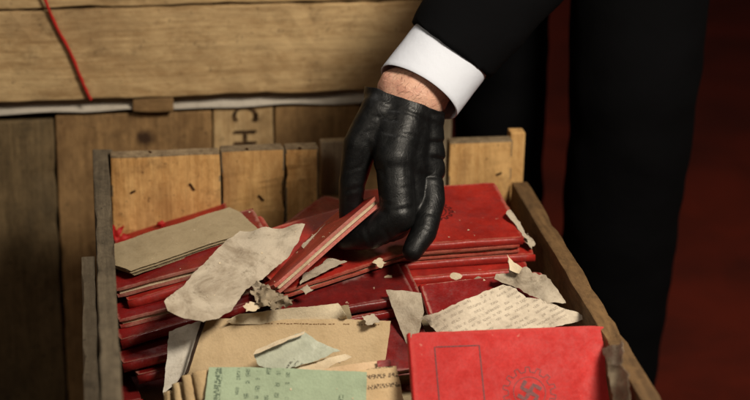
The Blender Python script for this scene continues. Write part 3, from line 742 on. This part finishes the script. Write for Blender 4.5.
# ---------------------------------------------------------------- right rear stack of five booklets
RS = [((372, 296, .182), (512, 284, .183), .148, M_RED, 'lowest booklet of the neat red stack right of the hand', 6),
      ((378, 279, .190), (533, 268, .191), .148, M_RED, 'fourth booklet down in the neat red stack, with pale chips on its spine', 6),
      ((372, 266, .1985), (533, 254, .1995), .148, M_RED, 'third booklet down in the neat red stack, with a torn dark spine mark', 6),
      ((368, 256, .2065), (530, 246, .2075), .148, M_RED, 'second booklet down in the neat red stack right of the hand', 7)]
for i, (A, B, L, m, lab, tl) in enumerate(RS):
    book(lab, (A[0]+(0, -3, 5, -2)[i], A[1]+(0, 1.5, -1, 1.5)[i], A[2]), B, L=L*(1, .98, 1.01, .99)[i], D=.107, T=(.0085, .0080, .0075, .0070)[i], tilt=math.radians(tl+(0, .6, -.8, .9)[i]), spine=('near', 'near', 'near', 'far')[i], mat=m, warp=(.001, .0018, .0012, .002)[i], tc=.0018)
eT, FT, WT, TT = book('topmost booklet of the neat red stack, faint cogwheel mark on its cover', (366, 248, .215), (523, 237, .216), L=.148, D=.107, T=.0075, tilt=math.radians(8.5), spine='near', mat=M_RED, gap=0.0, warp=.0012, group=None)
emblem(eT, WT, TT, .078, .058, .0165, .3, NT('emblem_ink_dark').out((.045, .006, .006), .5, .3), .0012)
# frayed pale page ends at the right of the stack
for i, (pts, lab) in enumerate((
    ([(505, 212, .228), (523, 234, .2165), (530, 240, .2115), (520, 222, .220), (510, 210, .2275)], 'frayed pale page fringe at the right edge of the top booklet'),
    ([(523, 240, .210), (531, 249, .204), (536, 243, .2055), (527, 232, .2125)], 'small frayed paper chip at the front right corner of the red stack'))):
    sheet('page_fringe', lab, 'scrap', pts, M_GREYP, jag=.0016, rough=.0012)
# spine damage on the stack
for i, (px, py, z, w_, h_, m, lab) in enumerate((
    (456, 276, .196, 14, 6, M_CREAM, 'pale round paper chip on the fourth spine of the red stack'),
    (388, 279, .196, 9, 9, M_CREAM, 'triangular cream chip at the left end of the red stack'),
    (440, 290, .187, 12, 4, M_CREAM, 'thin cream flake on the lowest spine of the red stack'),
    (478, 279, .195, 7, 4, M_GREYP, 'tiny grey flake on the fourth spine of the red stack'))):
    a = [(px+w_*.5*math.cos(t)*(1+.3*nz((t, i), 1.5, 3)), py+h_*.5*math.sin(t)*(1+.4*nz((t, i), 1.1, 8))) for t in [k_*math.pi/4 for k_ in range(8)]]
    dpt = (at(px, py, z)-CAM).dot(FWD)-.0075
    sheet('paper_chip', lab, 'scrap', [atd(x, y, dpt) for x, y in a], m, jag=.0006, rough=.0003, res=.003)
# dark torn booklet and papers in front of the stack
book('dark red booklet with a torn left edge in front of the neat red stack', (431, 316, .187), (548, 302, .187), C=(421, 285, .2045), L=.115, D=.034, T=.006, spine='left', mat=M_RED4, group=None)
sheet('grey_page', 'greyish page leaning between the booklets below the gloved fingertip', 'paper',
      [(386, 290, .203), (402, 290, .2015), (421, 293, .2), (424, 312, .187), (418, 336, .168), (407, 345, .160), (398, 322, .177)], M_GREYP, jag=.0004, rough=.0010)
sheet('torn_paper', 'crinkled torn cream paper against the right side board', 'paper',
      [(507, 254, 0.2250), (512, 263, 0.2210), (521, 268, 0.2195), (527, 266, 0.2220), (532, 272, 0.2180), (546, 276, 0.2160), (558, 290, 0.2090), (566, 303, 0.2010), (548, 304, 0.1990), (530, 294, 0.2020), (510, 285, 0.2050), (495, 279, 0.2090), (496, 274, 0.2115), (510, 273, 0.2135)],
      M_GREYP, jag=.0009, rough=.0035, rs=38)
sheet('torn_flap', 'upturned pointed tip of torn cream paper beside the red stack', 'paper',
      [(507, 254, .2285), (514, 262, .224), (522, 268, .221), (519, 274, .216), (510, 270, .219)], M_CREAM, jag=.0006, rough=.0012)
M_WRIT = mat_paper('paper_written', (.62, .535, .42), (.34, .27, .20), .55, ink=(.27, .22, .17), lines=((.0052, -.50, .0008, .006, (-.08, .08, -.03, .03), .3),))
sheet('written_sheet', 'wrinkled cream sheet of writing lying behind the front red booklet', 'paper',
      [(417, 318, .194), (430, 315, .1985), (455, 304, .203), (480, 293, .207), (503, 285, .2095), (516, 289, .208), (526, 298, .203), (540, 299, .2025), (560, 307, .1985), (578, 312, .1965), (588, 317, .193), (572, 323, .189), (540, 330, .183), (500, 336, .181), (470, 337, .181), (438, 333, .183), (431, 325, .188)],
      M_WRIT, jag=.0006, rough=.0022, rs=22, udir=((417, 318, .194), (586, 317, .193)))
def atx(px, py, x): r = ray(px, py); return CAM + r*((x-CAM.x)/r.x)
XI = CW-.0165-.004
for (pts, lab) in (([atx(602, 349, XI-.010), atx(611, 346, XI-.006), atx(619, 346, XI-.002), atx(622, 341, XI-.001), atx(623, 352, XI-.002), atx(620, 366, XI-.003), atx(608, 364, XI-.009)], 'pale torn paper corner sticking up right of the front booklet'),
                   ([atx(606, 358, XI-.010), atx(618, 364, XI-.004), atx(629, 374, XI-.001), atx(630, 404, XI-.002), atx(614, 412, XI-.010)], 'greenish grey crumpled paper right of the front booklet')):
    sheet('paper_corner', lab, 'paper', pts, M_GREYP if 'pale' in lab else M_CR, jag=.0010, rough=.0022, rs=40)
book('maroon booklet deep in the gap left of the front booklet', (384, 372, .150), (430, 366, .150), L=.05, D=.08, T=.008, tilt=math.radians(25), spine='left', mat=M_RED3)

# ---------------------------------------------------------------- front bright booklet
TL, TR = at(410, 333, .206), at(605, 325, .2085); uu = (TR-TL).normalized(); Lf = (TR-TL).length; Df = .110
hv = Vector((0, 0, 1)).cross(uu).normalized(); tl_ = math.radians(43); vv_ = hv*math.cos(tl_)+uu.cross(hv)*math.sin(tl_)
o0 = TL-vv_*Df
eF, FF, WF, TF = book('bright red booklet with cogwheel emblem and empty outlined panel at the front', o0, o0+(TR-TL), C=TL, L=Lf, D=Df, T=.009, spine='left', mat=M_RED2, warp=.0009, group=None)
emblem(eF, WF, TF, Lf*.575, Df*.48, .0222, math.radians(12), M_EMB, .0007)
xa, xb_, ya, yb = Lf*.118, Lf*.345, Df*.10, Df*.875
pth = []
for (p0, p1) in (((xa, ya), (xb_, ya)), ((xb_, ya), (xb_, yb)), ((xb_, yb), (xa, yb)), ((xa, yb), (xa, ya))):
    for q in range(8): pth.append((p0[0]+(p1[0]-p0[0])*q/8, p0[1]+(p1[1]-p0[1])*q/8))
s_, f_ = strip(pth, .0011, 0, True)
obj('panel_outline', mesh('panel_outline', [(x, y, TF+WF(x, y)+.00022) for x, y, z in s_], f_), M_EMB, eF)

# ================================================================== the person
k = NT('black_leather'); c = k.coord('Object', False)
v1 = k.n('ShaderNodeTexVoronoi', _feature='DISTANCE_TO_EDGE'); v1.inputs['Scale'].default_value = 650; k.l(c, v1.inputs['Vector'])
n1 = k.noise(c, 95, 4, .6, 1.0); n2 = k.noise(c, 40, 4, .6)
wv = k.n('ShaderNodeTexWave', _wave_type='BANDS', _bands_direction='Z'); k.l(k.map(c, (1, 1, 1), (.5, .7, .3)), wv.inputs[0]); wv.inputs['Scale'].default_value = 26; wv.inputs['Distortion'].default_value = 9; wv.inputs['Detail'].default_value = 3; wv.inputs['Detail Scale'].default_value = 2.2
cr_ = k.math('MULTIPLY', k.math('POWER', k.math('SUBTRACT', 1, k.math('ABSOLUTE', k.math('SUBTRACT', k.math('MULTIPLY', wv.outputs['Fac'], 2), 1))), 3), k.ramp(n2, .42, .62))
rg = k.noise(k.map(c, (70, 70, 34), (.25, -.5, 0)), 1, 3, .55, 1.0); rg = k.math('POWER', k.math('SUBTRACT', 1, k.math('ABSOLUTE', k.math('SUBTRACT', k.math('MULTIPLY', rg, 2), 1))), 9)
rh = k.noise(k.map(c, (130, 130, 230), (.5, .4, .2)), 1, 3, .55, .8); rh = k.math('POWER', k.math('SUBTRACT', 1, k.math('ABSOLUTE', k.math('SUBTRACT', k.math('MULTIPLY', rh, 2), 1))), 9)
k.bump(k.math('ADD', k.math('MULTIPLY', v1.outputs[0], .25), k.math('ADD', k.math('MULTIPLY', n1, .6), k.math('ADD', k.math('MULTIPLY', k.math('ADD', rg, k.math('MULTIPLY', rh, .45)), -.42), k.math('MULTIPLY', cr_, -.34)))), .19, .0016)
M_GLOVE = k.out(k.mix(n2, (.0028, .0028, .0032), (.0055, .0058, .006)), k.ramp(n1, .3, .7, .38, .54), .30)
k = NT('skin'); c = k.coord('Object', False)
s1 = k.noise(c, 45, 5, .7); s2 = k.noise(k.map(c, (70, 70, 160)), 1, 5, .7, 1.5); s3 = k.noise(c, 400, 3, .6)
col = k.mix(k.ramp(s1, .35, .7), (.66, .39, .28), (.55, .26, .19)); col = k.mix(k.ramp(s2, .52, .70, 0, .55), col, (.30, .12, .08))
k.bump(k.math('ADD', s2, k.math('MULTIPLY', s3, .3)), .5, .002)
k.b.inputs['Subsurface Weight'].default_value = .12; k.b.inputs['Subsurface Radius'].default_value = (.006, .002, .001); k.b.inputs['Subsurface Scale'].default_value = 1
M_SKIN = k.out(col, .5, .4)
k = NT('white_cotton'); c = k.coord('Object', False)
k.bump(k.math('ADD', k.noise(c, 60, 3, .6), k.math('MULTIPLY', k.noise(c, 1500, 2), .15)), .45, .0016)
M_SHIRT = k.out((.62, .65, .73), .85, .15)
k = NT('black_suiting'); c = k.coord('Object', False)
k.bump(k.math('ADD', k.noise(c, 12, 4, .6), k.math('MULTIPLY', k.noise(c, 1200, 2), .1)), .5, .006)
M_SUIT = k.out((.0026, .0026, .0031), .95, .06)

leg1 = at(604, 425, FZ); leg2 = at(503, 375, FZ)
person = empty('person', 'person in a black suit and black leather glove reaching into the crate', 'person', ((leg1+leg2)/2))
PI_ = Matrix.Translation(-person.location)
def pin(o): o.parent = person; o.matrix_local = PI_; return o
# hand, in pixel + depth along the view axis
HD = 1.80
def J(px, py, d): return atd(px, py, HD+d)
wr = J(411, 99, .012); 
IDX = [J(394, 160, -.014), J(398, 216, -.022), J(371, 234, -.014), J(347, 238, -.004)]
MID = [J(406, 165, -.002), J(410, 205, -.004), J(397, 226, .000), J(372, 236, .004)]
RNG = [J(417, 168, .010), J(419, 197, .014), J(404, 213, .014), J(390, 222, .016)]
PNK = [J(426, 170, .014), J(431, 201, .000), J(424, 232, -.016), J(412.5, 251, -.024)]
THB = [J(380, 112, .004), J(361, 145, .000), J(352, 183, .002), J(350, 216, .010)]
caps = []
def chain(P, R):
    for i in range(len(P)-1): caps.append((P[i], P[i+1], R[i], R[i+1]))
chain(IDX, (.0155, .0142, .0128, .0100)); chain(MID, (.0155, .0132, .0112, .0095)); chain(RNG, (.0148, .0122, .0105, .0090)); chain(PNK, (.0138, .0116, .0106, .0082))
chain(THB, (.0170, .0148, .0108, .0090))
wl, wr_ = J(390, 95, .016), J(422, 103, .016)
for f_, r0, r1 in ((IDX, .021, .0175), (MID, .021, .0175), (RNG, .020, .0165), (PNK, .018, .0150)):
    caps.append((wr, f_[0], r0, r1))
mids = [(IDX[0], .0168), (MID[0], .0170), (RNG[0], .0162), (PNK[0], .0140)]
for t_ in (.25, .5, .75, 1.0):
    ws = [wl.lerp(wr_, q_/3).lerp(m_[0], t_) for q_, m_ in enumerate(mids)]
    for q_ in range(3): caps.append((ws[q_], ws[q_+1], .0190-.0015*t_, .0185-.0020*t_))
caps.append((wl.lerp(THB[0], .5), IDX[0].lerp(wl, .45), .017, .016)); caps.append((THB[0].lerp(THB[1], .35), IDX[0].lerp(wl, .30), .0145, .014))
caps.append((THB[1].lerp(THB[0], .25), IDX[0].lerp(wl, .18), .0130, .0130)); caps.append((wl, IDX[0], .019, .017)); caps.append((wr_, PNK[0], .018, .0145)); caps.append((wl, wr_, .022, .021)); caps.append((wl, THB[0], .019, .0160)); caps.append((THB[0], IDX[0], .013, .010))
ax = (J(450, 49, .016+.022)-J(417, 92, .016)).normalized()         # forearm direction
# glove folds: creases drawn between pairs of points on the back of the hand
FOLDS = [((374, 104), (398, 112), 1), ((368, 116), (402, 121), .8), ((392, 106), (438, 126), .9), ((380, 132), (424, 138), .7), ((378, 160), (386, 180), .7), ((428, 143), (445, 141), 1.3), ((428, 157), (446, 160), 1.3), ((424, 176), (445, 179), 1.2),
         ((378, 200), (394, 206), .6), ((392, 212), (414, 206), .7), ((404, 158), (407, 182), .45), ((418, 160), (421, 186), .45), ((384, 228), (392, 246), .8), ((366, 228), (371, 248), .6),
         ((424, 212), (441, 217), .8), ((416, 228), (432, 234), .6), ((345, 172), (362, 166), .6), ((342, 192), (362, 186), .7), ((410, 114), (444, 136), .6), ((360, 138), (374, 128), .8), ((398, 190), (416, 184), .5)]
def pix(p):
    d = p-CAM; z = d.dot(FWD); return 375+FPX*d.dot(RGT)/z, 200-FPX*d.dot(UPV)/z
FSEG = [(J(a[0], a[1], 0), J(b[0], b[1], 0), q) for a, b, q in FOLDS]
def gdisp(p, n):
    d = .0004*nz(p, 45, 3)+.0002*nz(p, 120, 5)
    vd = (p-CAM).normalized()
    for a, b, wq in FSEG:
        # distance measured across the back of the hand (fold runs through the leather)
        ab = b-a; ap = p-a; ap = ap-vd*ap.dot(vd); t = max(0, min(1, ap.dot(ab)/ab.length_squared)); q = (ap-ab*t); q = q-vd*q.dot(vd); s = (q.length+.0014*nz(p, 130, 11))/.0022
        if s < 3.2: d += wq*(-.0007*math.exp(-s*s)+.0003*math.exp(-(s-1.5)**2*1.6))*min(1, 4*t*(1-t)+.25)
    return d
cut_o = J(411, 101, .0)+ax*.0
cn_ = (RGT*.31+UPV*.95).normalized()
glove = blob('glove', caps, .0018, 4, M_GLOVE, None, gdisp, (J(408, 101, .010), cn_))
for v_ in glove.data.vertices:                                       # slack, slightly uneven opening
    h_ = -(v_.co-J(408, 101, .010)).dot(cn_)
    if h_ < .02: v_.co += cn_*(.0026*nz(v_.co, 38, 4)+.0012*nz(v_.co, 95, 6))*(1-h_/.02)+(v_.co-wr).normalized()*.0010*(1-h_/.02)
md = glove.modifiers.new('t', 'SOLIDIFY'); md.thickness = .0014; md.offset = 1
pin(glove); glove['label'] = 'wrinkled black leather glove'
# wrist and arm of skin, the rest of the body under the suit
elb = J(417, 92, .016)+ax*.27
hipL, hipR = Vector((leg1.x+.05, leg1.y+.10, .86)), Vector((leg2.x+.0, leg2.y+.10, .86))
shL = elb+Vector((.10, .16, .25)); shR = shL+Vector((-.36, .06, .02)); chest = (shL+shR)/2+Vector((0, .04, .0)); pel = (hipL+hipR)/2
neck = chest+Vector((0, -.06, .06)); head = neck+Vector((0, -.10, .09))
kn1 = aty(634, 85, leg1.y-.01); kn2 = aty(499, 60, leg2.y-.01)
a0 = J(404, 106, .014)
bcaps = [(a0, J(414, 95, .016), .024, .0285), (J(398, 88, .016), J(424, 100, .016), .0200, .0215), (J(414, 95, .016), J(417, 92, .016)+ax*.08, .0290, .031), (J(417, 92, .016)+ax*.08, elb, .031, .040), (elb, shL, .040, .052),
         (shL, shR, .06, .06), (chest, pel, .11, .12), (chest, neck, .07, .055), (neck, head, .055, .085), (head, head+Vector((0, -.05, -.03)), .085, .065), (hipL, hipR, .09, .09),
         (hipL, kn1, .070, .05), (kn1, leg1+Vector((0, 0, .09)), .05, .035), (hipR, kn2, .055, .042), (kn2, leg2+Vector((0, 0, .09)), .042, .035), (shR, shR+Vector((-.12, -.02, -.22)), .052, .042)]
body = blob('body', bcaps, .0055, 5, M_SKIN, None, lambda p, n: .0006*nz(p, 110, 3)+.0008*nz(p, 45, 8)); pin(body)
# shirt cuff: turned double cuff, open at the wrist
o_c = J(418.5, 92.5, .016); Rm = frame(o_c, ax, RGT); cv, cf_ = [], []; ns, nl = 48, 9
prof = [(.000, .0368), (.0006, .0374), (.004, .0375), (.016, .0376), (.032, .0374), (.046, .0376), (.052, .0374), (.056, .035), (.075, .034)]
for i, (l, r) in enumerate(prof):
    for j in range(ns):
        t = 2*math.pi*j/ns; rr = r*(1+.035*math.sin(t*2+1.0)+.02*nz((math.cos(t), math.sin(t), l*10), 1.6, 4)); ll = l+.0025*math.sin(t+.6)*(i < 4)
        cv.append(Rm @ Vector((ll, rr*math.cos(t)*1.06, rr*math.sin(t)*.95)))
for i in range(len(prof)-1):
    for j in range(ns): cf_.append((i*ns+j, i*ns+(j+1) % ns, (i+1)*ns+(j+1) % ns, (i+1)*ns+j))
cuff = obj('shirt_cuff', mesh('shirt_cuff', cv, cf_, True), M_SHIRT); md = cuff.modifiers.new('t', 'SOLIDIFY'); md.thickness = .0014; md.offset = -1; cuff.modifiers.new('crisp', 'EDGE_SPLIT').split_angle = math.radians(45); pin(cuff)
# jacket and trousers
s0 = o_c+ax*.035
jk = blob('jacket', [(s0, elb, .0435, .062), (elb, shL, .062, .078), (shL, shR, .09, .09), (chest, pel+Vector((0, -.02, .06)), .14, .15), (shR, shR+Vector((-.12, -.02, -.22)), .078, .06)],
          .010, 4, M_SUIT, None, lambda p, n: .006*nz(p, 14, 2)+.003*nz(p, 34, 6), (J(450, 49, .03), -(RGT*.593+UPV*.805))); jk.modifiers.new('t', 'SOLIDIFY').thickness = .003; pin(jk)
tr = blob('trousers', [(hipL, kn1, .085, .069), (kn1, leg1+Vector((0, .01, .04)), .069, .054), (hipR, kn2, .07, .052), (kn2, leg2+Vector((0, .01, .04)), .052, .050), (hipL, hipR, .12, .12), (pel, pel+Vector((0, -.04, .08)), .14, .13)],
          .010, 4, M_SUIT, None, lambda p, n: .005*nz(p, 12, 4)+.003*nz(p, 30, 6)); pin(tr)
M_SHOE = NT('black_shoe').out((.006, .006, .006), .3, .5)
for lg in (leg1, leg2):
    sh_ = blob('shoe', [(lg+Vector((0, .05, .034)), lg+Vector((0, -.06, .034)), .034, .036), (lg+Vector((0, -.06, .034)), lg+Vector((0, -.15, .028)), .036, .026), (lg+Vector((0, .04, .04)), lg+Vector((0, .03, .09)), .034, .036)], .006, 3, M_SHOE); pin(sh_)
hr = blob('hair', [(head+Vector((0, .02, .025)), head+Vector((0, -.01, .03)), .087, .08)], .008, 2, NT('hair_dark').out((.02, .013, .008), .6, .3)); pin(hr)

# fine hairs on the bare wrist
random.seed(5); hv_, hf_ = [], []; cand = [v for v in body.data.vertices if v.normal.dot(CAM-v.co) > 0 and 384 < pix(v.co)[0] < 444 and 64 < pix(v.co)[1] < 114]
for v in random.sample(cand, min(90, len(cand))):
    d = (-ax*.7+RGT*random.uniform(-.8, .5)+v.normal*random.uniform(.1, .35)).normalized(); sd_ = d.cross(v.normal).normalized()*.00011; ln = random.uniform(.004, .009); o_ = len(hv_)
    for t in (0, .5, 1): q = v.co+d*ln*t-v.normal*.0012*t*t; hv_ += [q-sd_*(1-t*.8), q+sd_*(1-t*.8)]
    hf_ += [(o_, o_+1, o_+3, o_+2), (o_+2, o_+3, o_+5, o_+4)]
pin(obj('arm_hair', mesh('arm_hair', hv_, hf_), NT('hair_brown').out((.06, .03, .015), .6, .3)))

# crumbs of paper and rust scattered over the booklets
bpy.context.view_layer.update(); dg = bpy.context.evaluated_depsgraph_get(); random.seed(21); cv, cf_ = [], []
for i in range(110):
    x, y = random.uniform(.03, .40), random.uniform(-.42, -.03)
    if i < 70: x, y = random.gauss(.20, .07), random.gauss(-.16, .05)
    hit, loc, nrm, idx, ob, _ = sc.ray_cast(dg, Vector((x, y, .30)), Vector((0, 0, -1)), distance=.25)
    if not hit or ob is None or ob.name.split('.')[0] in ('glove', 'body', 'shirt_cuff', 'jacket', 'end_board', 'side_board', 'emblem') or nrm.z < .3 or loc.z < .12: continue
    r = random.choice((.0005, .0006, .0008, .0013)); t1 = nrm.cross(Vector((.3, .5, .8))).normalized(); t2 = nrm.cross(t1); o_ = len(cv); m_ = random.randint(3, 5); a0_ = random.random()*6
    for q in range(m_): cv.append(loc+nrm*random.uniform(.0002, .0006)+(t1*math.cos(a0_+q*6.283/m_)+t2*math.sin(a0_+q*6.283/m_))*r*random.uniform(.6, 1.3))
    cv.append(loc-nrm*.0004)
    cf_.append(tuple(range(o_, o_+m_)))
    for q in range(m_): cf_.append((o_+q, o_+m_, o_+(q+1) % m_))
o = obj('paper_crumbs', mesh('paper_crumbs', cv, cf_), M_CREAM); o['kind'] = 'stuff'; o['label'] = 'pale paper crumbs scattered over the booklets'; o['category'] = 'crumbs'
